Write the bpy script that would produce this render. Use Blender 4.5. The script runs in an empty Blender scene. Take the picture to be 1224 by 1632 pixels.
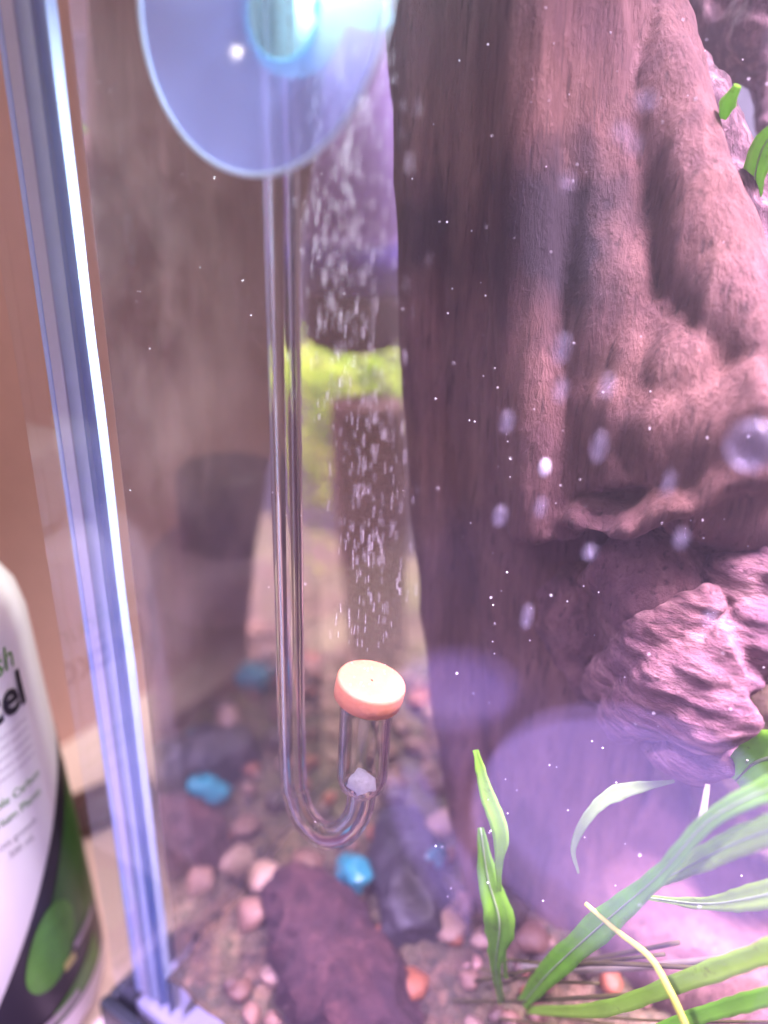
import bpy, bmesh, math, random
import numpy as np
from mathutils import Vector, Matrix, noise
random.seed(7)
D = bpy.data
sc = bpy.context.scene
col = sc.collection
R = math.radians

# ------------------------------------------------------------------ camera
# metres, real size. The inner face of the front pane is the plane y=0, the inner face of the left pane is x=0.
CAM = Vector((.1092, -.0791, .0520)); YAW, PITCH, ROLL, FPX = R(32), R(22), R(1.6), 1179.0
fwd = Vector((-math.sin(YAW)*math.cos(PITCH), math.cos(YAW)*math.cos(PITCH), -math.sin(PITCH)))
rt0 = Vector((math.cos(YAW), math.sin(YAW), 0)); up0 = rt0.cross(fwd)
rt = rt0*math.cos(ROLL) + up0*math.sin(ROLL); upv = -rt0*math.sin(ROLL) + up0*math.cos(ROLL)
cam = D.cameras.new('camera'); camo = D.objects.new('camera', cam); col.objects.link(camo)
camo.matrix_world = Matrix.Translation(CAM) @ Matrix((rt, upv, -fwd)).transposed().to_4x4()
cam.sensor_fit = 'VERTICAL'; cam.sensor_height = 36; cam.sensor_width = 27; cam.lens = 36*FPX/1632
cam.clip_start = .002; cam.clip_end = 20
cam.dof.use_dof = True; cam.dof.focus_distance = .130; cam.dof.aperture_fstop = 5.8
sc.camera = camo

# ------------------------------------------------------------------ room light, aquarium lamp, added spots and fills, exposure
w = D.worlds.new('World'); sc.world = w; w.use_nodes = True
bg = w.node_tree.nodes['Background']; bg.inputs[0].default_value = (1, .80, .77, 1); bg.inputs[1].default_value = .185
def area(name, loc, target, sx, sy, power, color, spread=180):
    l = D.lights.new(name, 'AREA'); l.shape = 'RECTANGLE'; l.size = sx; l.size_y = sy; l.energy = power; l.color = color; l.spread = R(spread)
    o = D.objects.new(name, l); col.objects.link(o); o.location = loc
    o.rotation_euler = (Vector(target)-Vector(loc)).to_track_quat('-Z', 'Y').to_euler(); return o
area('tank_light', (.235, .085, .33), (.165, .072, -.05), .18, .13, 4.1, (.95, .66, 1.0), 58)
area('tank_light', (.105, .030, .175), (.037, .006, .074), .05, .02, .13, (.80, .92, 1.0), 26)  # small added light that brightens the suction cup
area('tank_light', (.040, .165, .19), (.035, .16, 0), .07, .06, 1.1, (.90, .86, 1.0), 70)  # added light over the back left corner, brightens moss and filter
def spotlamp(name, loc, target, deg, power, color, soft=.04):
    l = D.lights.new(name, 'SPOT'); l.energy = power; l.color = color; l.spot_size = R(deg); l.spot_blend = .6; l.shadow_soft_size = soft
    o = D.objects.new(name, l); col.objects.link(o); o.location = loc; o.rotation_euler = (Vector(target)-Vector(loc)).to_track_quat('-Z', 'Y').to_euler(); return o
spotlamp('bottle_spot', (.02, -.42, .40), (-.09, .03, -.05), 34, 5.5, (1, .86, .80))  # added spot, narrowed to the white bottle and the wall beside it
spotlamp('wall_fill_spot', (.0, .12, .62), (-.115, .13, -.02), 46, 8, (1, .84, .76))  # added fill that brightens the side wall behind the dark bottle
sc.view_settings.view_transform = 'Standard'; sc.view_settings.look = 'None'
sc.view_settings.exposure = 0; sc.view_settings.gamma = 1
sc.cycles.use_denoising = True
try: sc.cycles.denoiser = 'OPENIMAGEDENOISE'
except Exception: pass
sc.cycles.max_bounces = 14; sc.cycles.transmission_bounces = 12; sc.cycles.transparent_max_bounces = 24
sc.cycles.glossy_bounces = 6; sc.cycles.diffuse_bounces = 3; sc.cycles.sample_clamp_indirect = 4
sc.cycles.caustics_refractive = True; sc.cycles.blur_glossy = .3; sc.cycles.volume_bounces = 0

# ------------------------------------------------------------------ helpers
def ray(px, py): return fwd + rt*((px-612)/FPX) - upv*((py-816)/FPX)
def PY(px, py, Y): d = ray(px, py); return CAM + d*((Y-CAM.y)/d.y)
def PZ(px, py, Z): d = ray(px, py); return CAM + d*((Z-CAM.z)/d.z)
def PR(px, py, dist):        # a place in the room whose image in the front pane is seen along this line
    p = CAM + ray(px, py)*dist; return Vector((p.x, -p.y, p.z))
def PM(px, py, Y):           # a place in the tank whose image in the left pane is seen along this line
    p = PY(px, py, Y); return Vector((-p.x, p.y, p.z))
def put(name, me, mat=None, parent=None, smooth=True):
    o = D.objects.new(name, me); col.objects.link(o)
    if mat is not None and not me.materials: me.materials.append(mat)
    if smooth: me.polygons.foreach_set('use_smooth', [True]*len(me.polygons))
    if parent: o.parent = parent
    return o
def tag(o, label=None, cat=None, group=None, kind=None):
    if label: o['label'] = label
    if cat: o['category'] = cat
    if group: o['group'] = group
    if kind: o['kind'] = kind
    return o
def empty(name, loc=(0, 0, 0)):
    o = D.objects.new(name, None); col.objects.link(o); o.location = loc; o.empty_display_size = .01; return o
def mesh(name, v, f):
    m = D.meshes.new(name); m.from_pydata([tuple(x) for x in v], [], f); m.update(); return m
def frombm(name, bm):
    m = D.meshes.new(name); bm.to_mesh(m); bm.free(); return m
def box(name, a, b, mat, parent=None, bev=0.0):
    bm = bmesh.new(); bmesh.ops.create_cube(bm, size=1)
    for v in bm.verts: v.co = Vector([(a[i]+b[i])/2 + v.co[i]*(b[i]-a[i]) for i in range(3)])
    if bev: bmesh.ops.bevel(bm, geom=bm.edges[:], offset=bev, segments=2, affect='EDGES', profile=.5)
    o = put(name, frombm(name, bm), mat, None, False)
    if parent: o.parent = parent; o.location = -parent.location
    return o
def lathe_data(prof, n=48, closed=False):
    v, f = [], []; k = len(prof)
    for r, z in prof:
        for i in range(n): a = 2*math.pi*i/n; v.append((r*math.cos(a), r*math.sin(a), z))
    for j in range(k-1 if not closed else k):
        for i in range(n):
            i2 = (i+1) % n; j2 = (j+1) % k
            f.append((j*n+i, j*n+i2, j2*n+i2, j2*n+i))
    return v, f
def frames(pts):
    pts = [Vector(p) for p in pts]; out = []; prev = None
    for i, p in enumerate(pts):
        t = (pts[min(i+1, len(pts)-1)] - pts[max(i-1, 0)]).normalized()
        if prev is None:
            u = t.cross(Vector((0, 1, 0)));  u = t.cross(Vector((1, 0, 0))) if u.length < .1 else u
        else: u = prev - t*prev.dot(t)
        u.normalize(); prev = u; out.append((p, t, u, t.cross(u)))
    return out
def sweep(pts, rad, n=20, cap=True, rows=False):
    v, f = [], []
    for i, (p, t, u, b) in enumerate(frames(pts)):
        r = rad[i] if hasattr(rad, '__len__') else rad
        rx, ry = r if hasattr(r, '__len__') else (r, r)
        for k in range(n):
            a = 2*math.pi*k/n; v.append(p + u*rx*math.cos(a) + b*ry*math.sin(a))
    m = len(pts)
    for j in range(m-1):
        for k in range(n): k2 = (k+1) % n; f.append((j*n+k, j*n+k2, (j+1)*n+k2, (j+1)*n+k))
    if cap: f.append(tuple(range(n-1, -1, -1))); f.append(tuple((m-1)*n+k for k in range(n)))
    return v, f
def spline(pts, n=40):
    pts = [Vector(p) for p in pts]; q = [pts[0]*2-pts[1]] + pts + [pts[-1]*2-pts[-2]]; out = []
    for i in range(n):
        s = i/(n-1)*(len(pts)-1); k = min(int(s), len(pts)-2); t = s-k
        a, b, c, d = q[k:k+4]
        out.append(.5*((2*b)+(c-a)*t+(2*a-5*b+4*c-d)*t*t+(3*b-a-3*c+d)*t**3))
    return out
def lerps(vals, n):
    return list(np.interp(np.linspace(0, len(vals)-1, n), range(len(vals)), vals))

# ------------------------------------------------------------------ materials
class NT:
    def __init__(s, name):
        s.m = D.materials.new(name); s.m.use_nodes = True; s.t = s.m.node_tree; s.t.nodes.clear()
        s.out = s.t.nodes.new('ShaderNodeOutputMaterial')
    def n(s, typ, **kw):
        nd = s.t.nodes.new('ShaderNode'+typ)
        for k, v in kw.items():
            if k[0] == '_': setattr(nd, k[1:], v)
            else:
                key = k.replace('__', ' ')
                sock = nd.inputs[int(key[1:])] if key[0] == 'i' and key[1:].isdigit() else nd.inputs[key]
                if hasattr(v, 'is_output') and v.is_output: s.t.links.new(v, sock)
                else: sock.default_value = v
        return nd
    def surf(s, o): s.t.links.new(o, s.out.inputs['Surface']); return s.m
    def ramp(s, fac, stops, interp='LINEAR'):
        r = s.t.nodes.new('ShaderNodeValToRGB'); r.color_ramp.interpolation = interp; e = r.color_ramp.elements
        while len(e) < len(stops): e.new(.5)
        for x, (p, c) in zip(e, stops): x.position = p; x.color = (*c, 1) if len(c) == 3 else c
        s.t.links.new(fac, r.inputs[0]); return r.outputs[0]
    def math(s, op, a, b=None, clamp=False):
        m = s.n('Math', _operation=op, _use_clamp=clamp, i0=a)
        if b is not None:
            if hasattr(b, 'is_output'): s.t.links.new(b, m.inputs[1])
            else: m.inputs[1].default_value = b
        return m.outputs[0]
    def schlick(s, r0):
        lw = s.n('LayerWeight', Blend=.5).outputs['Facing']
        return s.math('ADD', s.math('MULTIPLY', s.math('POWER', lw, 5.0), 1-r0), r0)
    def obj(s, scale=(1, 1, 1)):
        c = s.n('TexCoord').outputs['Object']; return s.n('Mapping', Vector=c, Scale=scale).outputs[0]
    def noise(s, vec, scale, detail=5, rough=.55, dist=0):
        return s.n('TexNoise', Vector=vec, Scale=scale, Detail=detail, Roughness=rough, Distortion=dist).outputs['Fac']
    def mixc(s, fac, a, b, mode='MIX'):
        m = s.n('Mix', _data_type='RGBA', _blend_type=mode)
        for k, v in ((0, fac), (6, a), (7, b)):
            if hasattr(v, 'is_output'): s.t.links.new(v, m.inputs[k])
            else: m.inputs[k].default_value = v if k == 0 else (*v, 1)
        return m.outputs[2]
    def bump(s, h, strength=.5, dist=.001):
        return s.n('Bump', Height=h, Strength=strength, Distance=dist).outputs[0]
def plain(name, c, rough=.5, spec=.5, trans=0.0, coat=0, bump=None, var=.12, sss=0):
    t = NT(name); v = t.obj()
    nz = t.noise(v, 180, 6)
    cc = t.mixc(nz, tuple(x*(1-var) for x in c), tuple(min(1, x*(1+var)) for x in c))
    p = t.n('BsdfPrincipled', Base__Color=cc, Roughness=rough)
    p.inputs['Specular IOR Level'].default_value = spec; p.inputs['Coat Weight'].default_value = coat
    if sss: p.inputs['Subsurface Weight'].default_value = sss; p.inputs['Subsurface Scale'].default_value = .003
    if bump: p.inputs['Normal'].default_value; t.t.links.new(t.bump(t.noise(v, bump[0], 6), bump[1], bump[2]), p.inputs['Normal'])
    return t.surf(p.outputs[0])
def thin_glass(name, tint, r0, rough=0.0, film=None, film_fac=0.0):
    t = NT(name)
    tr = t.n('BsdfTransparent', Color=(*tint, 1)).outputs[0]
    gl = t.n('BsdfGlossy', Color=(1, 1, 1, 1), Roughness=rough).outputs[0]
    s = t.n('MixShader', Fac=t.schlick(r0), i1=tr, i2=gl).outputs[0]
    if film:
        v = t.obj(); nz = t.noise(v, 45, 5, .55, .1)
        fac = t.math('MULTIPLY', t.ramp(nz, [(.35, (0, 0, 0)), (.75, (1, 1, 1))]), film_fac)
        d = t.n('BsdfDiffuse', Color=(*film, 1)).outputs[0]
        s = t.n('MixShader', Fac=fac, i1=s, i2=d).outputs[0]
    return t.surf(s)
M = {}
M['pane'] = thin_glass('front_glass', (.985, .99, .985), .045, film=(.8, .75, .85), film_fac=.012)
M['mirror_pane'] = thin_glass('side_glass', (.80, .76, .70), .70, rough=.025, film=(.50, .36, .33), film_fac=.10)
M['glass_edge'] = plain('glass_edge', (.50, .50, .66), .25, .5)
M['glass_edge_glint'] = plain('glass_edge_glint', (.42, .52, .86), .2, .5)  # reflection along the outer glass edge, put in as bright blue colour
M['joint'] = plain('joint_seam', (.30, .30, .42), .5)  # darker grey seam between glass edge and silicone
M['silicone'] = plain('clear_silicone', (.46, .53, .70), .5, .2)
M['silicone_blue'] = plain('blue_silicone', (.36, .47, .70), .5, .2)
M['trim'] = plain('black_trim', (.018, .022, .026), .35)
M['table'] = plain('table_top', (.78, .62, .55), .5, .4, var=.05, bump=(60, .1, .001))
M['wall'] = plain('wall_paint', (.74, .47, .42), .8, .2, var=.08, bump=(90, .2, .001))
def wood(name, dark, mid, light, axis=(55, 55, 8), dark_patches=(), bumpd=.0018, moss=None):
    t = NT(name); v = t.obj(axis)
    g = t.noise(v, 4.0, 9, .62, .35); g2 = t.noise(t.obj(tuple(a*3 for a in axis)), 5.0, 6, .6, .2)
    blot = t.noise(t.obj(), 32, 5, .6, .3)
    c = t.ramp(g, [(.28, dark), (.5, mid), (.72, light)])
    c = t.mixc(t.ramp(blot, [(.38, (0, 0, 0)), (.66, (1, 1, 1))]), c, t.mixc(.6, c, (mid[0]*.75, mid[1]*.78, mid[2]*1.25)))
    c = t.mixc(t.ramp(g2, [(.30, (.75, .75, .75)), (.45, (0, 0, 0))]), c, tuple(x*.45 for x in dark))
    if moss:
        mz = t.noise(t.obj(), 55, 6, .65, .5)
        c = t.mixc(t.ramp(mz, [(.50, (0, 0, 0)), (.62, (.8, .8, .8))]), c, moss)
    co = t.n('TexCoord').outputs['Object']; wob = t.n('TexNoise', Vector=co, Scale=90.0, Detail=4.0).outputs['Color']
    cw = t.n('VectorMath', _operation='MULTIPLY_ADD', i0=wob, i1=(.018, .018, .018), i2=co).outputs[0]
    for (p, rad, sz, fac) in dark_patches:
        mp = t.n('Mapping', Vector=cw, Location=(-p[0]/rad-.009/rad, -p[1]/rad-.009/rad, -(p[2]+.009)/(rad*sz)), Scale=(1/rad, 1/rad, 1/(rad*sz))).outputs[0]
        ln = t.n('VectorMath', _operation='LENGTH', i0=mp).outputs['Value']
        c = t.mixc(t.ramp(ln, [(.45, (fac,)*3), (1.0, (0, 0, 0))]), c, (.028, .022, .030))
    p = t.n('BsdfPrincipled', Base__Color=c, Roughness=.72); p.inputs['Specular IOR Level'].default_value = .25
    g3 = t.noise(t.obj(tuple((a*30)**.5*3 for a in axis)), 9.0, 8, .72, .3)
    h = t.math('ADD', t.math('ADD', t.math('MULTIPLY', g, .45), t.math('MULTIPLY', g2, .35)), t.math('MULTIPLY', g3, .55))
    t.t.links.new(t.bump(h, .9, bumpd), p.inputs['Normal'])
    return t.surf(p.outputs[0])

# ------------------------------------------------------------------ the setting: table and wall
TZ = -.150
tbl = put('table', mesh('table', [(-1.2, -.9, TZ), (1.2, -.9, TZ), (1.2, .42, TZ), (-1.2, .42, TZ)], [(0, 1, 2, 3)]), M['table']); tag(tbl, kind='structure')
wl = put('wall', mesh('wall', [(-1.2, .42, TZ-.3), (1.2, .42, TZ-.3), (1.2, .42, 1.0), (-1.2, .42, 1.0)], [(0, 1, 2, 3)]), M['wall']); tag(wl, kind='structure')
WX = -.125
wl2 = put('side_wall', mesh('side_wall', [(WX, -.5, TZ-.02), (WX, .42, TZ-.02), (WX, .42, .8), (WX, -.5, .8)], [(0, 1, 2, 3)]), M['wall']); tag(wl2, kind='structure')

mat_ = box('glare_cut_mat', (-.10, -.45, TZ+.0003), (.60, -.014, TZ+.003), plain('glare_cut_mat', (.045, .035, .05), .8, .2), None, .001); tag(mat_, 'unseen dark mat added to cut reflections in the front glass', 'mat')  # added out of view to darken what the front pane reflects

# ------------------------------------------------------------------ aquarium
WATER = .45
TX, TY, TOP = .34, .215, .135
aq = empty('aquarium', (0, 0, TZ))
tag(aq, 'glass aquarium with pale blue silicone corner seam and black base trim', 'aquarium')
EX = -.0130
box('front_pane', (EX, -.005, -.142), (TX, 0, TOP), M['pane'], aq)
sp = box('side_pane', (-.0058, .0042, -.142), (0, TY, TOP), M['pane'], aq); sp.data.materials.append(M['mirror_pane'])
for pl in sp.data.polygons:
    if pl.normal.x > .9: pl.material_index = 1          # the water side mirrors the tank at this slant
box('back_pane', (-.0058, TY+.0005, -.142), (TX, TY+.005, TOP), plain('back_sheet', (.035, .026, .055), .6, bump=(40, .4, .002)), aq)
box('end_pane', (TX+.0005, 0, -.142), (TX+.006, TY, TOP), thin_glass('end_glass', (.95, .97, .96), .05), aq)
def strip(name, x0, x1, y0, y1, mat): return box(name, (x0, y0, -.138), (x1, y1, TOP), mat, aq, .0003)
strip('glass_edge', EX+.0002, EX+.0016, .0003, .004, M['glass_edge_glint'])
strip('glass_edge', EX+.0017, EX+.0050, .0004, .004, M['glass_edge'])
strip('joint_line', EX+.0051, EX+.0057, .0006, .004, M['joint'])
v, f = [], []
def bead(name, x0, x1, r, mat):
    v, f = [], []; n = 10; nz = 50
    for j in range(nz+1):
        z = -.138 + (TOP+.138)*j/nz
        for i in range(n+1):
            a = math.pi*i/n; wv = 1+.10*noise.noise(Vector((z*45, i*.2, x0*900)))
            v.append(((x0+x1)/2 - math.cos(a)*(x1-x0)/2*wv, .0002 + math.sin(a)*r*wv, z))
    for j in range(nz):
        for i in range(n): q = j*(n+1)+i; f.append((q, q+n+1, q+n+2, q+1))
    return v, f
for nm, a, b_, r_, mt in (('silicone_bead', EX+.0058, EX+.0098, .0018, 'silicone'), ('silicone_bead', EX+.0094, EX+.0130, .0030, 'silicone_blue')):
    o = put(nm, mesh(nm, *bead(nm, a, b_, r_, None)), M[mt], aq); o.location = -aq.location
box('base_trim', (EX-.003, -.0085, TZ), (TX+.008, -.0055, -.1345), M['trim'], aq, .0006)
box('base_trim', (EX-.003, -.0053, TZ), (EX-.0004, TY+.006, -.1345), M['trim'], aq, .0006)
box('base_pane', (EX, 0, -.1495), (TX, TY, -.1422), M['glass_edge'], aq)
t = NT('water')
t.surf(t.n('BsdfTransparent', Color=(1, 1, 1, 1)).outputs[0])
t.t.links.new(t.n('VolumeScatter', Color=(.90, .84, 1, 1), Density=WATER, Anisotropy=.2).outputs[0], t.out.inputs['Volume'])
M['water'] = t.m
if WATER > 0: wt = box('water', (.0001, .0001, -.1421), (TX-.0002, TY-.0002, TOP-.012), M['water']); tag(wt, kind='structure')

# ------------------------------------------------------------------ gravel bed and pebbles
def gz(x, y):
    z = -.128 + .020*min(1, max(0, y)/.07) + .004*math.sin(x*60+1)*math.cos(y*50)
    return z + .0025*noise.noise(Vector((x*120, y*120, 0)))
nx, ny = 150, 95; v, f = [], []
for j in range(ny+1):
    for i in range(nx+1):
        x = .0003+(TX-.001)*i/nx; y = .0003+(TY-.001)*j/ny
        v.append((x, y, gz(x, y) + .0012*noise.noise(Vector((x*500, y*500, 3)))))
for j in range(ny):
    for i in range(nx): q = j*(nx+1)+i; f.append((q, q+1, q+nx+2, q+nx+1))
t = NT('soil'); vv = t.obj()
c = t.ramp(t.n('TexVoronoi', Vector=vv, Scale=420.0).outputs['Color'], [(.1, (.016, .009, .007)), (.5, (.045, .022, .014)), (.9, (.12, .062, .04))])
c = t.mixc(t.ramp(t.noise(vv, 30, 4), [(.4, (0, 0, 0)), (.65, (.7, .7, .7))]), c, (.10, .09, .03))
p = t.n('BsdfPrincipled', Base__Color=c, Roughness=.8)
t.t.links.new(t.bump(t.n('TexVoronoi', Vector=vv, Scale=420.0).outputs['Distance'], .9, .002), p.inputs['Normal'])
bed = put('gravel_bed', mesh('gravel_bed', v, f), t.surf(p.outputs[0])); tag(bed, kind='structure')
def pebble_mesh(seed, sub=2):
    bm = bmesh.new(); bmesh.ops.create_icosphere(bm, subdivisions=sub, radius=1); o = Vector((seed*7.3, seed*1.7, 0))
    for vt in bm.verts: vt.co *= 1 + .42*noise.noise(vt.co*1.2+o) + .20*noise.noise(vt.co*2.6+o)
    return frombm('pebble', bm)
PEB = [(.16, .085, .06), (.11, .055, .038), (.07, .036, .027), (.26, .165, .125), (.055, .036, .03), (.20, .065, .028)]
pm = []
for i in range(12):
    m = pebble_mesh(i); m.materials.append(plain('pebble_stone', PEB[i % 6], .45, .5, var=.35, bump=(300, .3, .0006))); pm.append(m)
rnd = random.Random(3); cnt = 0; pts = []
while cnt < 290:
    x, y = rnd.uniform(.003, .085), rnd.uniform(.003, .125)
    if rnd.random() < .25: x, y = rnd.uniform(.08, .2), rnd.uniform(.01, .12)
    s = rnd.uniform(.0020, .0052)
    if any((x-a)**2+(y-b)**2 < (.62*(s+c_))**2 for a, b, c_ in pts): s *= .6
    pts.append((x, y, s))
    o = put('pebble', pm[rnd.randrange(12)], None, bed); cnt += 1
    o.location = (x, y, gz(x, y)+s*.18+rnd.uniform(0, .0012)); o.scale = (s, s*rnd.uniform(.7, 1), s*rnd.uniform(.55, .8))
    o.rotation_euler = (rnd.uniform(-.4, .4), rnd.uniform(-.4, .4), rnd.uniform(0, 6.3))
t = NT('turquoise_glass'); p = t.n('BsdfPrincipled', Base__Color=t.mixc(t.noise(t.obj(), 2, 3), (.006, .10, .14), (.03, .30, .36)), Roughness=.12)
p.inputs['Transmission Weight'].default_value = .25; p.inputs['Coat Weight'].default_value = 1
tq = t.surf(p.outputs[0])
gp = []
for i in range(3): m = pebble_mesh(40+i, 3); m.materials.append(tq); gp.append(m)
GLASS_PEB = [(PM(405, 1135, .085), .0075, 'large turquoise glass pebble on the gravel, its image beside the glass tube'),
             (PM(320, 1238, .055), .0050, 'small bright turquoise glass pebble among beige stones beside the side pane'),
             (PZ(566, 1372, -.108), .0062, 'dark teal glass pebble under the bend of the glass tube')]
for i, (q, s, lb) in enumerate(GLASS_PEB):
    o = put('glass_pebble', gp[i % 3]); o.location = (max(.007, q.x), q.y, gz(q.x, q.y)+s*.7); o.scale = (s, s*.8, s*.7); o.rotation_euler = (.3, .2*i, i*1.3)
    tag(o, lb, 'pebble', 'turquoise glass pebbles in the gravel')

# ------------------------------------------------------------------ driftwood
def grow(name, tubes, voxel, amp, mat, grain=(70, 70, 9), seed=0, lumps=.0, parent=None):
    vs, fs = [], []
    for pts, rad, n in tubes:
        P = spline(pts, n); rr = list(zip(lerps([r[0] if hasattr(r, '__len__') else r for r in rad], n), lerps([r[1] if hasattr(r, '__len__') else r for r in rad], n)))
        v, f = sweep(P, rr, 22); k = len(vs); vs += v; fs += [tuple(a+k for a in q) for q in f]
    me = mesh(name, vs, fs); o = D.objects.new(name, me); col.objects.link(o)
    md = o.modifiers.new('r', 'REMESH'); md.mode = 'VOXEL'; md.voxel_size = voxel
    sm = o.modifiers.new('s', 'SMOOTH'); sm.iterations = 6; sm.factor = .5
    dg = bpy.context.evaluated_depsgraph_get(); m2 = D.meshes.new_from_object(o.evaluated_get(dg))
    D.objects.remove(o); N = len(m2.vertices); off = Vector((seed*3.1, seed*5.7, seed*1.3))
    nrm = [v.normal.copy() for v in m2.vertices]; new = np.empty(N*3, dtype=np.float32)
    for i, vt in enumerate(m2.vertices):
        c = vt.co; g = Vector((c.x*grain[0], c.y*grain[1], c.z*grain[2]))
        warp = noise.noise(c*25+off)*.9
        h = 1-2*abs(noise.noise(g*1.0+off+Vector((warp, warp, 0))))
        h = h*.55 + .45*(noise.noise(g*2.3+off))
        h += .35*noise.noise(g*5.5+off)
        if lumps: h += lumps*noise.noise(c*60+off) + lumps*.6*noise.noise(c*150+off)+lumps*.35*noise.noise(c*380+off)
        new[i*3:i*3+3] = c + nrm[i]*(amp*h)
    m2.vertices.foreach_set('co', new); m2.update()
    m2.name = name; m2.materials.clear()
    o = put(name, m2, mat, parent)
    return o
dw = empty('driftwood', (.065, .07, -.11))
tag(dw, 'large brown driftwood trunk with flaring roots standing in the gravel', 'driftwood')
S1 = PY(885, 370, .05); S2 = PY(700, 390, .055)  # centres of two dark patches mixed into the trunk colour
off = dw.location
M['trunk'] = wood('driftwood_bark', (.080, .039, .034), (.158, .080, .066), (.250, .140, .115), dark_patches=((S1, .0175, 1.1, .97), (S2, .0125, 1.2, .85)))
M['root'] = wood('driftwood_root', (.075, .036, .042), (.17, .085, .088), (.30, .17, .16), axis=(60, 60, 30))
M['crust'] = wood('driftwood_crust', (.025, .014, .020), (.11, .058, .066), (.36, .23, .24), axis=(90, 90, 25), bumpd=.002)
M['knot'] = wood('driftwood_knot', (.055, .026, .034), (.20, .10, .105), (.44, .26, .24), axis=(30, 60, 110), bumpd=.0016)
trunk_pts = [((.036, .078, .16), (.0265, .026)), ((.0385, .077, .10), (.0262, .026)), ((.0485, .076, .04), (.0252, .025)), ((.056, .076, 0), (.0245, .025)),
             ((.064, .077, -.04), (.023, .023)), ((.069, .078, -.08), (.020, .021)), ((.074, .077, -.13), (.022, .022))]
tubes = [([p for p, r in trunk_pts], [r for p, r in trunk_pts], 40),
         # flare of the trunk into the right-hand root
         ([(.060, .072, .075), (.066, .066, .045), (.078, .062, .020), (.094, .062, .008), (.118, .066, .006)], [.008, .012, .014, .013, .012], 22),
         ([PY(985, 560, .064), PY(1020, 660, .060), PY(1110, 690, .056), PY(1250, 660, .056)], [.012, .014, .012, .012], 20),
         ([PY(880, 330, .066), PY(905, 560, .060), PY(925, 780, .054)], [.006, .008, .0065], 24),
         ([PY(975, 330, .068), PY(1000, 560, .060), PY(1015, 775, .052)], [.007, .010, .008], 24),
         ([PY(1050, 440, .068), PY(1090, 600, .058), PY(1110, 740, .052)], [.007, .010, .008], 20),
         ([PY(885, 838, .054), PY(925, 808, .0495), PY(985, 824, .0475), PY(1035, 812, .047), PY(1062, 792, .047), PY(1112, 786, .0475), PY(1150, 754, .048), PY(1240, 730, .051)], [(.0012, .005), (.0014, .006), (.0014, .006), (.0016, .006), (.002, .006), (.0024, .006), (.003, .006), (.003, .006)], 50),
         ([PY(1010, -80, .084), PY(1045, 60, .076), PY(1075, 200, .070), PY(1105, 340, .066), PY(1150, 480, .062), PY(1250, 590, .060)], [.004, .006, .007, .008, .009, .010], 30),
         # broad foot spreading over the soil to the right
         ([(.074, .080, -.100), (.105, .070, -.112), (.140, .066, -.118), (.19, .07, -.118)], [.018, .016, .014, .012], 22),
         ([(.085, .085, -.085), (.12, .095, -.100), (.18, .10, -.105)], [.016, .016, .014], 18),
         # ridges running down the trunk
         ([(.048, .055, .12), (.056, .053, .04), (.066, .052, -.005)], [.005, .006, .008], 20),
         ([(.026, .056, .12), (.036, .056, .02), (.048, .057, -.06), (.062, .058, -.12)], [.005, .006, .006, .006], 24)]
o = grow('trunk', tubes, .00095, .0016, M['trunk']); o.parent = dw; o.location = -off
# root shelf with the ledge, and the knot under it
tubes = [
         ([PY(880, 900, .062), PY(930, 960, .062), PY(940, 1080, .066)], [.009, .012, .009], 14),
         ([PY(970, 870, .056), PY(1040, 930, .056), PY(1050, 1060, .058)], [.009, .012, .010], 14)]
o = grow('root', tubes, .0008, .0013, M['root'], grain=(60, 60, 40), seed=3, lumps=.45); o.parent = dw; o.location = -off
tubes = [([PY(950, 1100, .054), PY(1040, 1020, .046), PY(1140, 950, .046)], [.003, .0055, .0025], 18),
         ([PY(980, 1040, .054), PY(1040, 985, .048), PY(1120, 960, .050)], [.002, .0045, .002], 18),
         ([PY(980, 1150, .052), PY(1080, 1090, .043), PY(1190, 1040, .044)], [.004, .008, .006], 18),
         ([PY(1040, 1130, .046), PY(1120, 1130, .040), PY(1190, 1110, .042)], [.004, .007, .005], 14),
         ([PY(1120, 960, .058), PY(1180, 930, .055), PY(1250, 900, .056)], [.004, .007, .008], 14),
         ([PY(1150, 1060, .052), PY(1200, 1020, .050), PY(1250, 1000, .052)], [.006, .008, .008], 14),
         ([PY(1040, 1190, .050), PY(1100, 1205, .046), PY(1165, 1200, .046)], [.003, .005, .004], 12)]
o = grow('knot', tubes, .0006, .0012, M['knot'], grain=(45, 60, 150), seed=5, lumps=.8); o.parent = dw; o.location = -off
tubes = [
         ([PY(1040, 0, .10), PY(1080, 80, .092), PY(1125, 160, .084), PY(1165, 260, .080), PY(1195, 380, .076), PY(1240, 520, .072)], [.002, .003, (.0034, .006), (.004, .007), (.0048, .008), .011], 30)]
o = grow('branch', tubes, .00065, .0019, M['crust'], grain=(110, 110, 26), seed=7, lumps=.75); o.parent = dw; o.location = -off
tubes = [([PY(1040, 20, .125), PY(1140, 30, .12), PY(1260, 30, .115)], [.010, .012, .012], 14),
         ([PY(1200, 0, .118), PY(1215, 130, .118), PY(1228, 230, .116)], [.006, .004, .002], 14)]
o = grow('crusted_branch', tubes, .0009, .0022, M['crust'], grain=(90, 90, 90), seed=9, lumps=.8); o.parent = dw; o.location = -off
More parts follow.
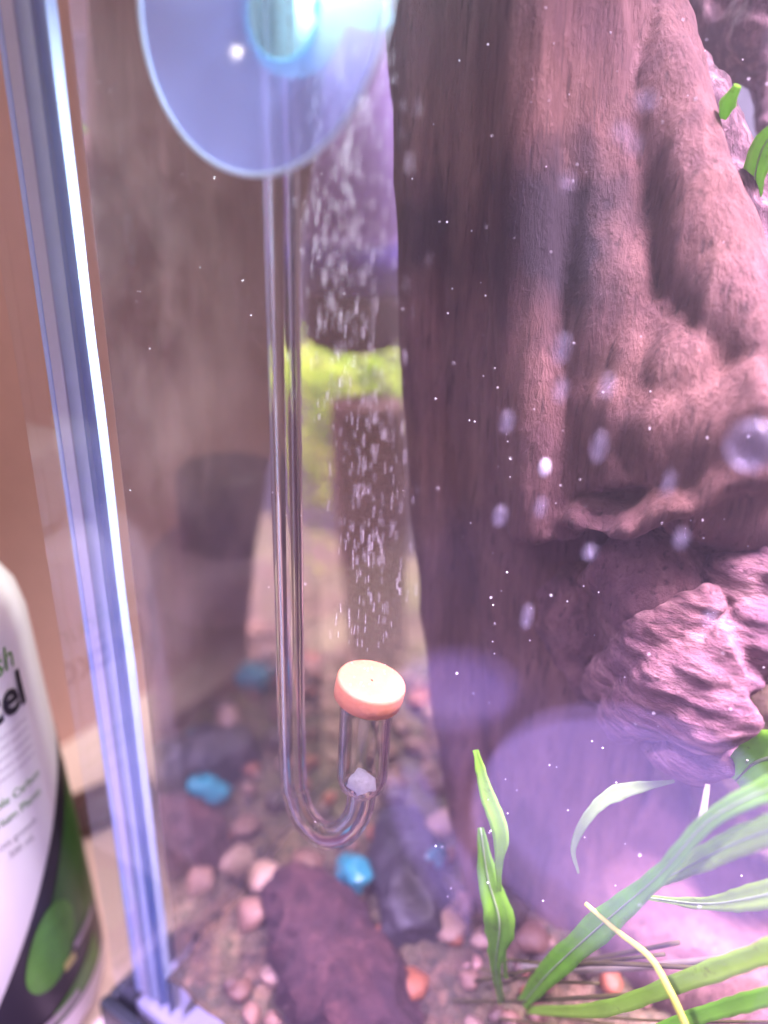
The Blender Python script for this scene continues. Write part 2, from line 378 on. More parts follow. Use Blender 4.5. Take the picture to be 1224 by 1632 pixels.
# far wood behind the trunk, seen in the side pane
st = grow('wood_stump', [([PM(585, 640, .125), PM(590, 800, .125), PM(600, 1000, .125), PM(605, 1250, .12)], [.012, .013, .010, .012], 18)], .0013, .0016,
          wood('dark_stump', (.07, .035, .035), (.13, .065, .06), (.2, .11, .10)), seed=12)
tag(st, 'dark brown wood stump below bright green moss, left of the big trunk', 'driftwood')
sl = grow('wood_chunk', [([PZ(455, 1400, -.112), PZ(500, 1480, -.116), PZ(545, 1580, -.121), PZ(575, 1680, -.124)], [.005, .011, .014, .013], 16)], .0010, .0028,
          wood('maroon_wood', (.016, .006, .009), (.04, .015, .018), (.085, .035, .035)), grain=(90, 90, 60), seed=14, lumps=.9)
tag(sl, 'dark maroon wood chunk lying on the gravel below the tube bend', 'driftwood')
ds = grow('dark_stone', [([PZ(640, 1300, -.108), PZ(650, 1400, -.112), PZ(668, 1500, -.116)], [.006, .010, .008], 14)], .0010, .0028,
          plain('dark_slate', (.014, .011, .016), .6, bump=(150, .5, .001)), grain=(60, 60, 60), seed=15)
tag(ds, 'black slate stone wedged against the foot of the trunk', 'stone')
mw = grow('mossy_wood', [([PY(1180, 780, .085), PY(1200, 920, .085), PY(1215, 1100, .085), PY(1220, 1300, .085)], [.010, .014, .016, .016], 16)], .0013, .002,
          wood('mossy_wood', (.10, .06, .04), (.24, .16, .09), (.38, .27, .16), axis=(60, 60, 40), moss=(.17, .20, .04)), grain=(60, 60, 40), seed=16, lumps=.8)
tag(mw, 'olive brown mossy wood behind the root knot', 'driftwood')

# ------------------------------------------------------------------ filter hanging behind the trunk
ft = empty('internal_filter', PM(565, 545, .135))
tag(ft, 'dark cylindrical filter with violet band hanging behind the bubble stream', 'filter')
rr = .0175
def ring(name, prof, mat, par, n=40):
    return put(name, mesh(name, *lathe_data(prof, n)), mat, par)
ring('body', [(.0005, -.0035), (rr*.5, -.003), (rr*.85, -.001), (rr, .003), (rr, .0165)], plain('filter_sponge', (.03, .013, .016), .8, bump=(220, .6, .001)), ft)
ring('band', [(rr-.001, .0166), (rr+.0002, .0168), (rr+.0002, .032), (rr-.001, .0322)], plain('violet_plastic', (.05, .03, .16), .3), ft)
ring('housing', [(rr-.0014, .0323), (rr-.0014, .0323), (rr-.0010, .036), (rr-.0012, .11), (.0005, .111)], plain('violet_lit_housing', (.22, .13, .36), .35), ft)  # violet light on the housing is put into its colour

# ------------------------------------------------------------------ leaves
def leafmat(name, c, tr=.45, rough=.4):
    t = NT(name); v = t.obj()
    cc = t.mixc(t.noise(v, 240, 4), tuple(x*.65 for x in c), tuple(x*1.25 for x in c))
    cc = t.mixc(t.ramp(t.noise(v, 420, 5, .7), [(.60, (0, 0, 0)), (.72, (.7, .7, .7))]), cc, (c[0]*.35+.03, c[1]*.28, c[2]*.4))
    a = t.n('BsdfPrincipled', Base__Color=cc, Roughness=.6, Specular__IOR__Level=.2).outputs[0]
    b = t.n('BsdfTranslucent', Color=cc).outputs[0]
    return t.surf(t.n('MixShader', Fac=tr, i1=a, i2=b).outputs[0])
M['leaf'] = leafmat('leaf_green', (.20, .48, .04), .55); M['leaf_mid'] = leafmat('leaf_mid', (.30, .52, .06), .6); M['leaf_bright'] = leafmat('leaf_bright', (.25, .55, .05))
M['leaf_pale'] = leafmat('leaf_pale', (.16, .27, .08)); M['stem_grey'] = leafmat('stem_olive', (.30, .28, .22)); M['stem_yellow'] = leafmat('runner_yellow', (.50, .55, .10))
M['stem_dark'] = leafmat('stem_dark', (.10, .09, .03)); M['leaf_rib'] = leafmat('leaf_rib', (.34, .48, .22)); M['moss'] = leafmat('moss_green', (.50, .60, .07), .5)
t = NT('moss_mottled'); cc = t.ramp(t.noise(t.obj(), 70, 3, .6), [(.36, (.05, .10, .02)), (.5, (.30, .42, .04)), (.62, (.75, .80, .18))])
M['moss'] = t.surf(t.n('MixShader', Fac=.5, i1=t.n('BsdfDiffuse', Color=cc).outputs[0], i2=t.n('BsdfTranslucent', Color=cc).outputs[0]).outputs[0])
def blade(name, pts, widths, mat, parent=None, n=28, side=None, fold=.18):
    P = spline(pts, n); W = lerps(widths, n); v, f = [], []
    for i, p in enumerate(P):
        t = (P[min(i+1, n-1)]-P[max(i-1, 0)]).normalized()
        toc = (CAM-p).normalized() if side is None else Vector(side)
        s = t.cross(toc).normalized(); nn = s.cross(t); w = W[i]/2*(1+.16*noise.noise(p*420)+.10*noise.noise(p*1100))
        wob = .12*noise.noise(p*140)
        for k, (a, h) in enumerate(((-1, fold+wob), (-.5, fold*.35), (0, -.06), (.5, fold*.35), (1, fold-wob))):
            v.append(p+s*a*w+nn*(h*w))
    k = len(P)*5
    th = .00022
    for i, p in enumerate(P):
        t = (P[min(i+1, n-1)]-P[max(i-1, 0)]).normalized(); toc = (CAM-p).normalized() if side is None else Vector(side)
        nn = t.cross(toc).normalized().cross(t)
        for q in range(5): v.append(v[i*5+q]-nn*th)
    for i in range(n-1):
        for q in range(4):
            a = i*5+q; f.append((a, a+1, a+6, a+5)); f.append((k+a, k+a+5, k+a+6, k+a+1))
        f.append((i*5, i*5+5, k+i*5+5, k+i*5)); f.append((i*5+4, k+i*5+4, k+i*5+9, i*5+9))
    return put(name, mesh(name, v, f), mat, parent)
def px(*a): return [PY(*q) for q in a]
def plant(name, base, label, leaves, cat='plant'):
    e = empty(name, base); tag(e, label, cat)
    for nm, pts, wd, mt in leaves:
        o = blade(nm, pts, wd, M[mt], e); o.location = -e.location
        if max(wd) > .0038:
            P = spline(pts, 28); W = lerps(wd, 28); Q = [p+(CAM-p).normalized()*.00012 for p in P]
            v, f = sweep(Q, [max(.00012, w*.035) for w in W], 8); put('midrib', mesh('midrib', v, f), M['leaf_rib'], o)
    return e
mm = .001
plant('grass_plant', PY(800, 1590, .030), 'upright pair of green blades growing before the foot of the trunk', [
    ('leaf', px((758, 1196, .020), (775, 1262, .020), (798, 1330, .021), (795, 1400, .022), (806, 1560, .028)), [1*mm, 2.8*mm, 3.2*mm, 1.0*mm, .8*mm], 'leaf_bright'),
    ('leaf', px((766, 1320, .022), (778, 1400, .022), (796, 1470, .022), (790, 1540, .025), (800, 1600, .03)), [1.2*mm, 4.2*mm, 6.0*mm, 2*mm, 1.2*mm], 'leaf'),
    ('leaf', px((680, 1425, .045), (705, 1480, .045), (722, 1520, .045), (740, 1580, .045)), [1*mm, 2*mm, 1.5*mm, 1*mm], 'leaf')])
plant('broad_leaf_plant', PY(835, 1612, .030), 'long broad green leaf arching from the soil towards the right', [
    ('leaf', px((832, 1600, .030), (880, 1545, .027), (965, 1468, .022), (1050, 1395, .018), (1140, 1300, .018), (1290, 1230, .02)), [2.4*mm, 4.6*mm, 4.8*mm, 2.6*mm, 2.4*mm, 4*mm], 'leaf'),
    ('leaf', px((1030, 1415, .024), (1090, 1385, .022), (1180, 1340, .020), (1300, 1300, .018)), [1*mm, 2.8*mm, 4.2*mm, 4.6*mm], 'leaf_mid'),
    ('leaf', px((1030, 1430, .028), (1120, 1440, .027), (1200, 1430, .026), (1320, 1400, .026)), [.8*mm, 1.8*mm, 4*mm, 4*mm], 'leaf_mid'),
    ('leaf', px((840, 1610, .030), (960, 1608, .024), (1100, 1560, .020), (1300, 1490, .02)), [1.4*mm, 2.6*mm, 3*mm, 3.6*mm], 'leaf_mid'),
    ('leaf', px((1000, 1660, .024), (1110, 1620, .022), (1290, 1570, .020)), [1.4*mm, 2.4*mm, 3*mm], 'leaf')])
plant('curled_leaf', PY(1150, 1300, .045), 'pale green leaf curling down in front of the violet reflection', [
    ('leaf', px((922, 1392, .024), (914, 1350, .024), (940, 1298, .026), (985, 1263, .030), (1075, 1245, .038)), [.4*mm, 1.1*mm, 1.8*mm, 2.8*mm, .5*mm], 'leaf_pale')])
plant('thin_stem', PY(1030, 1410, .024), 'thin olive grey stem curving up to the root knot', [
    ('stem', px((1030, 1412, .024), (1085, 1360, .026), (1115, 1315, .028), (1128, 1250, .032)), [1.6*mm, 1.9*mm, 1.4*mm, .8*mm], 'stem_grey')])
ru = empty('runner', PY(1090, 1640, .012)); tag(ru, 'thin yellow green runner hanging below the broad leaf', 'plant')
v, f = sweep(spline(px((933, 1440, .022), (985, 1485, .020), (1035, 1525, .018), (1068, 1580, .016), (1100, 1650, .015)), 30), lerps([.0004, .0005, .0006, .0006], 30), 10)
o = put('stem', mesh('stem', v, f), M['stem_yellow'], ru); o.location = -ru.location
lr = empty('fallen_stem', PZ(900, 1530, -.118)); tag(lr, 'thin olive stem lying level across the soil at the trunk foot', 'plant')
v, f = sweep(spline([PY(640, 1530, .047), PY(800, 1538, .044), PY(960, 1545, .042), PY(1240, 1520, .04)], 30), .0007, 8)
o = put('stem', mesh('stem', v, f), M['stem_grey'], lr); o.location = -lr.location
tg = empty('stem_tangle', PY(900, 1600, .034)); tag(tg, 'tangle of thin dark olive stems lying over the soil under the leaves', 'plant')
rs = random.Random(21)
for i in range(9):
    x0 = rs.uniform(640, 900); y0 = rs.uniform(1525, 1625); x1 = x0+rs.uniform(180, 420); y1 = y0+rs.uniform(-50, 35); Yd = rs.uniform(.030, .040)
    v, f = sweep(spline([PY(x0, y0, Yd), PY(x0*.6+x1*.4, (y0+y1)/2+rs.uniform(-22, 14), Yd-.002), PY(x1, y1, Yd-.003)], 18), rs.uniform(.00025, .0005), 7)
    o = put('stem', mesh('stem', v, f), M['stem_dark'], tg); o.location = -tg.location
for nm, lb, pts, wd, mt in (
    ('leaf_tip', 'small bright green leaf tip in front of the dark back, beside the thin branch', px((1152, 190, .07), (1160, 165, .068), (1176, 136, .066)), [1*mm, 2.8*mm, 1.2*mm], 'leaf_bright'),
    ('water_plant', 'bright green leaf reaching out beyond the thin branch', px((1200, 330, .075), (1205, 270, .072), (1222, 225, .07), (1260, 190, .068)), [2*mm, 4*mm, 4*mm, 2*mm], 'leaf_bright'),
    ('bright_leaf', 'vivid green leaf poking out beside the knot', px((1172, 1245, .045), (1205, 1215, .042), (1260, 1200, .04)), [3*mm, 8*mm, 9*mm], 'leaf_bright')):
    plant(nm, pts[0], lb, [('blade', pts, wd, mt)])
# moss clumps behind the trunk (seen in the side pane) and mossy patches
def moss(name, centre, rad, n, mat, label, seed):
    rn = random.Random(seed); v, f = [], []
    for i in range(n):
        d = Vector((rn.gauss(0, .5), rn.gauss(0, .5), rn.gauss(0, .5))); p = Vector([d[k]*rad[k] for k in range(3)])
        L = rn.uniform(.002, .005); dr = Vector((rn.uniform(-1, 1), rn.uniform(-1, 1), rn.uniform(-.3, 1))).normalized(); s = dr.orthogonal().normalized()*L*.3
        up_ = dr.cross(s).normalized()*L*.12
        k = len(v); v += [p, p+dr*L*.5+s, p+dr*L, p+dr*L*.5-s, p+dr*L*.5+up_]; f += [(k, k+1, k+4), (k+1, k+2, k+4), (k+2, k+3, k+4), (k+3, k, k+4)]
    o = put(name, mesh(name, v, f), mat, None, False); o.location = centre
    tag(o, label, 'moss', kind='stuff'); return o
moss('moss', PM(560, 600, .165), (.045, .014, .016), 900, M['moss'], 'bright yellow green moss behind the dark filter', 1)
moss('moss', PM(505, 700, .15), (.010, .010, .04), 500, M['moss'], 'narrow strand of yellow green moss beside the stump', 2)
moss('moss', PY(1205, 915, .066), (.008, .006, .016), 90, M['leaf_bright'], 'tiny green moss sprigs on the olive brown wood', 4)

# ------------------------------------------------------------------ snail
sn = empty('snail', PY(748, 1560, .040)); tag(sn, 'small brown snail with coiled shell beside the blade bases', 'snail')
v, f = [], []; P = []; Rr = []
for i in range(60):
    a = i/59*4.6*math.pi; g = math.exp(a*.13)/math.exp(4.6*math.pi*.13); P.append(Vector((math.cos(a)*.0026*g, .0006*g, math.sin(a)*.0026*g))); Rr.append(.0019*g+.0001)
v, f = sweep(P, Rr, 14)
o = put('shell', mesh('shell', v, f), plain('snail_shell', (.28, .15, .12), .3, .5, var=.3, coat=.4), sn); o.location = (0, 0, .003); o.rotation_euler = (.3, .5, .6)
v, f = sweep(spline([(-.004, 0, .0004), (0, 0, .0006), (.004, -.0005, .0007), (.006, -.0007, .001)], 16), lerps([.0003, .0012, .0011, .0005], 16), 10)
put('body', mesh('body', v, f), plain('snail_body', (.22, .14, .11), .4), sn)

# ------------------------------------------------------------------ CO2 diffuser: glass tube, bend, chamber, ceramic disc, suction cup
def glass(name, ior, tint=(1, 1, 1), rough=0.0):
    t = NT(name); return t.surf(t.n('BsdfGlass', Color=(*tint, 1), IOR=ior, Roughness=rough).outputs[0])
M['tube_out'] = glass('tube_glass_wet', 1.16, (.97, .97, .98)); M['tube_in'] = glass('tube_glass_bore', 1.30); M['chamber_in'] = glass('chamber_bore', 1.18)
YT = .010
dif = empty('gas_diffuser', PY(525, 1345, YT)); tag(dif, 'glass gas diffuser with U bend and orange ceramic disc', 'diffuser')
A = PY(440, -60, YT); B = PY(466, 1215, YT)
DT = PY(585, 1112, YT); DB = PY(576, 1258, YT); ax = (DT-DB).normalized(); axd = (ax + rt*.16).normalized()
r0 = .0026
def tubes_glass(name, pts, ro, ri, par, inner='tube_in'):
    v, f = sweep(pts, ro, 28, False); n = len(v); k = len(pts)
    v2, f2 = sweep(pts, ri, 28, False)
    F = f + [tuple(reversed([a+n for a in q])) for q in f2]
    for e in (0, (k-1)*28):
        for i in range(28):
            i2 = (i+1) % 28; q = (e+i, n+e+i, n+e+i2, e+i2); F.append(q if e == 0 else tuple(reversed(q)))
    me = mesh(name, v+v2, F); me.materials.append(M['tube_out']); me.materials.append(M[inner])
    bm = bmesh.new(); bm.from_mesh(me)
    me.polygons.foreach_set('material_index', [0]*len(f)+[1]*len(f2)+[0]*56)
    bm.free(); o = put(name, me, None, par); o.location = -par.location; return o
bend = spline([A, A.lerp(B, .33), A.lerp(B, .66), B, PY(472, 1270, YT), PY(488, 1307, YT), PY(516, 1331, YT), PY(545, 1328, YT), PY(567, 1303, YT), PY(576, 1270, YT), DB+ax*.001], 130)
tubes_glass('tube', bend, r0, .0016, dif)
CH = (DT-DB).length
cp = [DB+ax*(CH*s) for s in np.linspace(0, 1, 14)]
prof = [.0030, .0042, .0046] + [.0046]*11
tubes_glass('chamber', cp, prof, [p-.0007 for p in prof], dif, 'chamber_in')
# frit: small white crumbly plug at the chamber foot
v, f = sweep([DB+ax*(CH*s) for s in np.linspace(.03, .13, 7)], [.0014, .0024, .0028, .0028, .0026, .0022, .0012], 20)
me = mesh('frit', v, f)
for vt, q in zip(me.vertices, [v.normal.copy() for v in me.vertices]): vt.co += q*.0011*noise.noise(vt.co*700)
o = put('frit', me, plain('white_frit', (.82, .85, .86), .5, bump=(900, .8, .0006)), dif); o.location = -dif.location
# ceramic disc
rot = axd.to_track_quat('Z', 'Y').to_matrix().to_4x4(); rd = .0060; hd = .0042
v, f = lathe_data([(.0002, hd-.00005), (rd*.6, hd), (rd-.0004, hd), (rd-.0001, hd-.0002), (rd, hd-.0006), (rd*1.005, hd*.5), (rd*.985, .0005), (rd-.0007, .0), (.0002, 0)], 64)
t = NT('ceramic'); vv = t.obj()
c = t.mixc(t.noise(vv, 900, 5), (.33, .125, .055), (.42, .175, .085))
spots = t.ramp(t.n('TexVoronoi', Vector=vv, Scale=260.0).outputs['Distance'], [(.05, (1, 1, 1)), (.13, (0, 0, 0))])
spots = t.math('MULTIPLY', spots, t.ramp(t.noise(vv, 170, 2), [(.60, (0, 0, 0)), (.64, (1, 1, 1))]))
c = t.mixc(spots, c, (.09, .05, .04))
p = t.n('BsdfPrincipled', Base__Color=c, Roughness=.65); p.inputs['Subsurface Weight'].default_value = .35; p.inputs['Subsurface Scale'].default_value = .002
p.inputs['Subsurface Radius'].default_value = (1, .4, .2)
t.t.links.new(t.bump(t.noise(vv, 1500, 3), .3, .0003), p.inputs['Normal'])
o = put('ceramic_disc', mesh('ceramic_disc', [rot @ Vector(a) + DT - ax*.0004 for a in v], f), t.surf(p.outputs[0]), dif); o.location = -dif.location
# suction cup (a thing of its own that grips the tube)
CC = PY(397, -8, .0)
cup = empty('suction_cup', (CC.x, .0, CC.z)); tag(cup, 'clear blue suction cup on the front glass holding the tube', 'suction cup')
def lathe_y(prof, n=64):
    v, f = lathe_data(prof, n); return [(a, c, b) for a, b, c in v], [tuple(reversed(q)) for q in f]
t = NT('cup_vinyl')
tr = t.n('BsdfTransparent', Color=(.72, .76, .97, 1)).outputs[0]
tl = t.n('BsdfTranslucent', Color=(.46, .54, 1, 1)).outputs[0]; df = t.n('BsdfDiffuse', Color=(.48, .55, .95, 1)).outputs[0]
s = t.n('MixShader', Fac=.5, i1=tl, i2=df).outputs[0]
s = t.n('MixShader', Fac=.58, i1=tr, i2=s).outputs[0]
s = t.n('MixShader', Fac=t.schlick(.04), i1=s, i2=t.n('BsdfGlossy', Roughness=.12).outputs[0]).outputs[0]
M['cup'] = t.surf(s)
cr = .0196
put('cup', mesh('cup', *lathe_y([(cr-.0003, .0004), (cr*.85, .0016), (cr*.62, .0030), (cr*.42, .0046), (.0058, .0062)])), M['cup'], cup)
put('rim', mesh('rim', *lathe_y([(cr-.0004, .0003), (cr, .0001), (cr+.0003, .0003), (cr+.0002, .0007), (cr-.0002, .0008), (cr-.0004, .0003)])), plain('cup_rim', (.70, .85, .92), .15, .6), cup)
t = NT('nub_vinyl'); vv = t.obj()
p = t.n('BsdfPrincipled', Base__Color=(.45, .85, 1, 1), Roughness=.08); p.inputs['Coat Weight'].default_value = 1
p.inputs['Transmission Weight'].default_value = .35; p.inputs['IOR'].default_value = 1.3
t.t.links.new(t.bump(t.n('TexVoronoi', Vector=vv, Scale=600.0).outputs['Distance'], .9, .0014), p.inputs['Normal'])
tl = t.n('BsdfTranslucent', Color=(.55, .92, 1, 1)).outputs[0]
M['nub'] = t.surf(t.n('MixShader', Fac=.7, i1=p.outputs[0], i2=tl).outputs[0])
put('nub', mesh('nub', *lathe_y([(.0056, .0058), (.0062, .0064), (.0070, .0066), (.0074, .0072), (.0075, .0082), (.0072, .0098), (.0060, .0106), (.0003, .0108)], 48)), M['nub'], cup)
a, b = PY(505, 12, .0075), PY(616, 27, .0075)
v, f = sweep([a, a.lerp(b, .5), a.lerp(b, .75), a.lerp(b, .98), b], [.0011, .0012, .0016, .0015, .0009], 14)
o = put('pull_tab', mesh('pull_tab', v, f), M['nub'], cup); o.location = -cup.location

# ------------------------------------------------------------------ bubbles
t = NT('bubble'); p = t.n('BsdfPrincipled', Base__Color=(1, 1, 1, 1), Roughness=.15)
p.inputs['Coat Weight'].default_value = 1
M['bubble'] = t.surf(t.n('MixShader', Fac=.3, i1=p.outputs[0], i2=t.n('BsdfTranslucent', Color=(.9, .88, 1, 1)).outputs[0]).outputs[0])
bmI = bmesh.new(); bmesh.ops.create_icosphere(bmI, subdivisions=1, radius=1); IV = [v.co.copy() for v in bmI.verts]; IF = [tuple(v.index for v in q.verts) for q in bmI.faces]; bmI.free()
def swarm(name, items, mat, label):
    v, f = [], []
    for p, s in items:
        k = len(v); v += [p+a*s for a in IV]; f += [tuple(i+k for i in q) for q in IF]
    o = put(name, mesh(name, v, f), mat); tag(o, label, 'bubbles', kind='stuff'); return o
rn = random.Random(11); items = []
for i in range(640):
    s = rn.random()**.8; y = 1040 - 960*s
    cx = np.interp(y, [80, 300, 560, 800, 1040], [570, 556, 572, 590, 592]); wd = np.interp(y, [80, 300, 560, 800, 1040], [62, 75, 60, 52, 46])
    x = cx + wd*rn.gauss(-.05, .58); Y = YT + rn.gauss(.001, .0035); Y = max(.003, Y)
    p = PY(x, y, Y); r = rn.uniform(.000032, .000060)*(1.4 if rn.random() < .06 else 1)
    dx = rn.uniform(-.10, .12)
    for k in range(rn.randint(8, 20)): items.append((p+Vector((dx*k*.00011+rn.gauss(0, .000008), 0, k*.00011)), r*rn.uniform(.7, 1)))
for i in range(24):
    a_ = rn.uniform(0, 6.283); q_ = rd*math.sqrt(rn.random())*.97
    items.append((rot @ Vector((q_*math.cos(a_), q_*math.sin(a_), hd)) + DT - ax*.0004, rn.uniform(.00005, .00013)))
swarm('bubble_stream', items, M['bubble'], 'fine gas bubbles rising from the orange ceramic disc')
items = []
for i in range(210):
    x, y = rn.uniform(690, 1224), rn.uniform(10, 1450)
    if rn.random() < .15: x, y = rn.uniform(130, 660), rn.uniform(100, 1000)
    q = CAM + ray(x, y)*rn.uniform(.112, .138)
    if q.y < .0015: q = PY(x, y, .0015)
    items.append((q, rn.uniform(.00007, .00019)))
swarm('bubble_specks', items, M['bubble'], 'tiny pale bubbles adrift before the trunk')
t = NT('bubble_film'); tr = t.n('BsdfTransparent', Color=(.93, .93, 1, 1)).outputs[0]
df = t.n('MixShader', Fac=.5, i1=t.n('BsdfDiffuse', Color=(.8, .8, 1, 1)).outputs[0], i2=t.n('BsdfTranslucent', Color=(.8, .8, 1, 1)).outputs[0]).outputs[0]
s = t.n('MixShader', Fac=t.math('ADD', t.math('MULTIPLY', t.math('POWER', t.n('LayerWeight', Blend=.5).outputs['Facing'], 2.0), .26), .05), i1=tr, i2=df).outputs[0]
s = t.n('MixShader', Fac=.06, i1=s, i2=t.n('BsdfGlossy', Roughness=.25).outputs[0]).outputs[0]
M['film'] = t.surf(s)
bm = bmesh.new(); bmesh.ops.create_uvsphere(bm, u_segments=20, v_segments=12, radius=1); sph = frombm('air_bubble', bm); sph.materials.append(M['film'])
sph.polygons.foreach_set('use_smooth', [True]*len(sph.polygons))
q = PY(868, 746, .012); s = (q-CAM).dot(fwd)/FPX; m2 = sph.copy(); m2.materials.clear(); m2.materials.append(M['bubble'])
o = put('air_bubble', m2); o.location = q; o.scale = (8*s, .0006, 14*s); tag(o, 'bright white oval air bubble just above the root ledge', 'bubble')
for (x, y, rx, rz) in [(896, 555, 11, 20), (894, 622, 7, 15), (968, 615, 9, 14), (955, 712, 10, 20), (797, 822, 10, 14), (862, 808, 6, 13), (940, 880, 8, 9),
                       (1086, 858, 8, 11), (840, 982, 7, 18), (1132, 985, 8, 9), (808, 672, 8, 14), (905, 290, 7, 8), (990, 210, 7, 8), (1030, 160, 12, 6), (1010, 230, 6, 8), (1066, 770, 5, 16)]:
    q = PY(x, y, .0012); d = (q-CAM).dot(fwd); s = d/FPX
    o = put('air_bubble', sph); o.location = q; o.scale = (rx*s*.85, .0009, rz*s*1.1); tag(o, 'oval pale lavender air bubble clinging to the glass before the trunk', 'bubble', 'air bubbles on the front glass')
q = PY(1197, 710, .006); s = (q-CAM).dot(fwd)/FPX
o = put('air_bubble', sph); o.location = q; o.scale = (36*s, .0012, 40*s); tag(o, 'big round lavender air bubble beside the root shelf', 'bubble')

# ------------------------------------------------------------------ bottle beside the tank
BR = .031; edge = PZ(160, 1588, TZ); rdir = Vector((rt0.x, rt0.y, 0)).normalized()
BC = edge - rdir*BR; BC.z = TZ
bo = empty('bottle', BC); tag(bo, 'white plastic bottle with green and black leaf label beside the tank', 'bottle')
white = plain('bottle_plastic', (.80, .76, .76), .35, .5, var=.03)
EH = .128
prof = [(.001, .0006), (BR-.004, .0004), (BR-.001, .0012), (BR-.0001, .004), (BR-.0025, .0575), (BR-.0050, EH-.013), (BR-.0062, EH-.007), (BR-.009, EH-.002), (BR-.013, EH+.001), (.0145, EH+.002), (.0135, EH+.004), (.0135, EH+.008)]
put('body', mesh('body', *lathe_data(prof, 72)), white, bo)
capm = plain('bottle_cap', (.74, .72, .72), .4)
put('cap', mesh('cap', *lathe_data([(.0138, EH+.006), (.0165, EH+.006), (.017, EH+.007), (.017, EH+.022), (.016, EH+.024), (.001, EH+.0242)], 60)), capm, bo)
# label angles: a0 is the silhouette direction towards the right; angles grow clockwise seen from above (towards the camera)
a0 = math.atan2(rdir.y, rdir.x)
def br(z): return BR-.0050*min(1, max(0, z)/.115)
def onb(u, vv, lift): a = a0 - u/BR; lift += br(vv)-BR; return Vector((math.cos(a)*(BR+lift), math.sin(a)*(BR+lift), vv))   # u = arc length from the silhouette edge, leftwards
def patch(name, u0, u1, lo, hi, mat, lift, n=40, k=14):
    v, f = [], []
    for i in range(n+1):
        u = u0+(u1-u0)*i/n; a, b = lo(u), max(lo(u)+1e-5, hi(u))
        for j in range(k+1): v.append(onb(u, a+(b-a)*j/k, lift))
    for i in range(n):
        for j in range(k): q = i*(k+1)+j; f.append((q, q+k+1, q+k+2, q+1))
    return put(name, mesh(name, v, f), mat, bo)
blk = plain('label_black', (.022, .018, .024), .4); grn = plain('label_green', (.035, .12, .02), .4, var=.4); grn2 = plain('label_green_light', (.08, .24, .03), .4, var=.4)
yel = plain('label_yellow', (.55, .50, .16), .4); gry = plain('label_grey', (.25, .23, .23), .5); lil = plain('label_pale', (.45, .38, .42), .5)
def curve(u): return .0795 - .052*max(0, (u+.012)/.040)**1.25
patch('label_swoosh', -.030, .040, lambda u: .010, lambda u: max(.0102, curve(u)), blk, .00015)
patch('label_leaf', -.024, .012, lambda u: .026+.25*(u+.006), lambda u: max(.027, curve(u)-.009-.1*abs(u)), grn, .0003)
el = lambda u: math.sqrt(max(0, 1-((u-.012)/.0085)**2))
patch('label_leaf', .0036, .0204, lambda u: .034-.4*(u-.012)-.010*el(u), lambda u: .034-.4*(u-.012)+.011*el(u)**1.4, grn2, .00045)
patch('label_leaf', -.004, .016, lambda u: .0115, lambda u: .0185-.3*(u-.004), grn2, .0004)
patch('label_mark', .0065, .0105, lambda u: .0235, lambda u: .0262, yel, .0006)
patch('label_mark', -.006, .006, lambda u: .0262, lambda u: .0284, lil, .0006)
patch('label_mark', .008, .020, lambda u: .0125, lambda u: .0146, lil, .0006)
def text(s, size, u_end, vv, mat, lift=.0004, bold=0.0, name='lettering', shear=0):
    cu = D.curves.new('t', 'FONT'); cu.body = s; cu.size = size; cu.resolution_u = 3; cu.offset = bold; cu.shear = shear
    o = D.objects.new('t', cu); col.objects.link(o); dg = bpy.context.evaluated_depsgraph_get(); m = D.meshes.new_from_object(o.evaluated_get(dg)); D.objects.remove(o)
    bm = bmesh.new(); bm.from_mesh(m); bmesh.ops.subdivide_edges(bm, edges=[e for e in bm.edges if e.calc_length() > size*.15], cuts=2); wd = max(v.co.x for v in bm.verts)
    for vt in bm.verts: vt.co = onb(u_end + wd - vt.co.x, vv+vt.co.y, lift)
    bm.normal_update(); m2 = frombm(name, bm); return put(name, m2, mat, bo, False)
text('Flourish', .0080, .0035, .1095, grn2, shear=.15); text('Excel', .0120, .0025, .0995, blk, bold=.0003)
for i in range(5): text('liquid carbon for the planted aquarium', .0017, .004, .0955-i*.0024, lil)
text('Bioavailable Carbon', .0030, .004, .0800, grn2); text('for Aquarium Plants', .0030, .005, .0755, grn2)
text('Enhances growth', .0024, .0085, .0700, gry); text('500 mL', .0024, .010, .0665, gry)
cab = empty('cable_clip', PZ(165, 1300, TZ)); tag(cab, 'small dark flat power brick lying on the table behind the bottle', 'power brick')
P0, P1 = PZ(118, 1330, TZ), PZ(215, 1285, TZ); dr = (P1-P0).normalized(); sd = Vector((-dr.y, dr.x, 0))
v = []
bm = bmesh.new(); bmesh.ops.create_cube(bm, size=1)
L = (P1-P0).length*1.6
for vt in bm.verts: c = vt.co.copy(); vt.co = dr*c.x*L + sd*c.y*.016 + Vector((0, 0, (c.z+.5)*.010))
bmesh.ops.bevel(bm, geom=bm.edges[:], offset=.0025, segments=3, affect='EDGES')
o = put('body', frombm('body', bm), plain('dark_brick', (.10, .06, .065), .5), cab)
v, f = sweep(spline([dr*(-L*.5), dr*(-L*.5-.02)+Vector((0, .004, -.002)), dr*(-L*.5-.06)+Vector((0, .02, -.002))], 16), .0018, 10)
o = put('cord', mesh('cord', [a+Vector((0, 0, .004)) for a in v], f), M['trim'], cab)

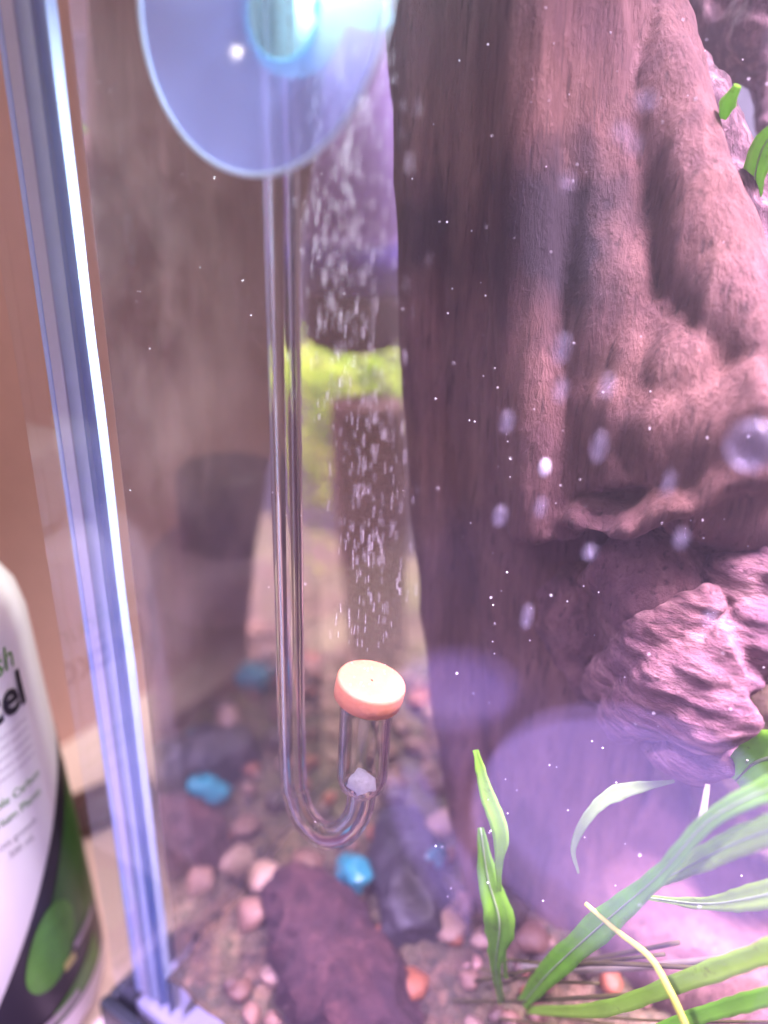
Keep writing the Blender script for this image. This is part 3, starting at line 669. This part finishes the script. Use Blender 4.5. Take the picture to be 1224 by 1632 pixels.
# ------------------------------------------------------------------ things on the photographer's side, seen only as images in the front pane
lilac = plain('lilac_plastic', (.60, .52, .85), .5, var=.04)
def aim(o, target): o.rotation_euler = (Vector(target)-o.location).to_track_quat('Z', 'Y').to_euler()
def PRZ(px_, py_, Z): p = PZ(px_, py_, Z); return Vector((p.x, -p.y, p.z))
def kz(px_, py_, Z): return (PZ(px_, py_, Z)-CAM).dot(fwd)/FPX
lidz = TZ+.055
pc = PRZ(1020, 1280, lidz); jar = empty('squat_jar', (pc.x, pc.y, TZ+.0032)); tag(jar, 'squat dark jar with lilac lid whose faint image lies over the plants', 'jar')
rl = kz(1010, 1290, lidz)*245
dk = plain('dark_bottle_plastic', (.02, .018, .022), .5)
ring('lid', [(.0005, .0552), (rl*.9, .055), (rl*.98, .0545), (rl, .053), (rl, .047), (rl*.96, .0465)], lilac, jar, 64)
ring('body', [(rl*.95, .0464), (rl*.93, .044), (rl*.93, .004), (rl*.9, .0005), (.001, .0004)], dk, jar, 64)
path = [PRZ(x_, y_, TZ+.008) for x_, y_ in ((655, 1215), (668, 1270), (705, 1345), (765, 1425), (850, 1505), (960, 1572), (1080, 1602), (1250, 1600))]
hoop = empty('curved_strap', (path[3].x, path[3].y, TZ+.0032)); tag(hoop, 'lilac strap curled round the jar, its faint image below the lid image', 'strap')
v, f = sweep(spline(path, 40), [(.0055, .0055)]*40, 10)
o = put('band', mesh('band', v, f), lilac, hoop); o.location = -hoop.location
p3 = PRZ(735, 1085, TZ+.035); tin = empty('small_tin', (p3.x, p3.y, TZ+.0032)); tag(tin, 'small tin with lilac lid, its faint image beside the diffuser disc', 'tin')
rt_ = kz(735, 1085, TZ+.035)*95
ring('lid', [(.0005, .0330), (rt_*.95, .0330), (rt_, .032), (rt_, .027)], plain('mauve_plastic', (.30, .24, .45), .5), tin, 48)
ring('body', [(rt_*.97, .0268), (rt_*.97, .0005), (.001, .0004)], lilac, tin, 48)
spotlamp('lid_spot', pc + Vector((-.13, -.17, .44)), pc, 40, 58, (.62, .46, 1), .02)  # added violet spot that makes the lid's image show in the pane
# dark bottle standing on the table outside the side pane
XB = -.040
def PXc(px_, py_, X): d = ray(px_, py_); return CAM + d*((X-CAM.x)/d.x)
bc = PXc(372, 900, XB); db = empty('dark_bottle', (XB, bc.y, TZ)); tag(db, 'dark bottle with narrower grey cap standing behind the side pane', 'bottle')
zc = [PXc(368, y_, XB).z - TZ for y_ in (742, 858, 935)]
k = .0265; lv = plain('lavender_shoulder', (.22, .16, .24), .5)
ring('body', [(.001, .0005), (k, .0005), (k*1.02, .002), (k*1.02, zc[2]-.012), (k*1.00, zc[2]-.0115), (k*1.00, zc[2]-.009), (k*1.02, zc[2]-.0085), (k*1.02, zc[2]-.001), (k*.98, zc[2])], dk, db)
ring('shoulder', [(k*.98, zc[2]+.0002), (k*.97, zc[2]+.001), (k*.95, zc[1]-.004), (k*.85, zc[1]-.001), (k*.58, zc[1])], lv, db)
ring('cap', [(k*.58, zc[1]+.0002), (k*.59, zc[1]+.001), (k*.58, zc[0]-.002), (k*.54, zc[0]), (.001, zc[0]+.0003)], plain('grey_cap', (.05, .045, .06), .4), db)
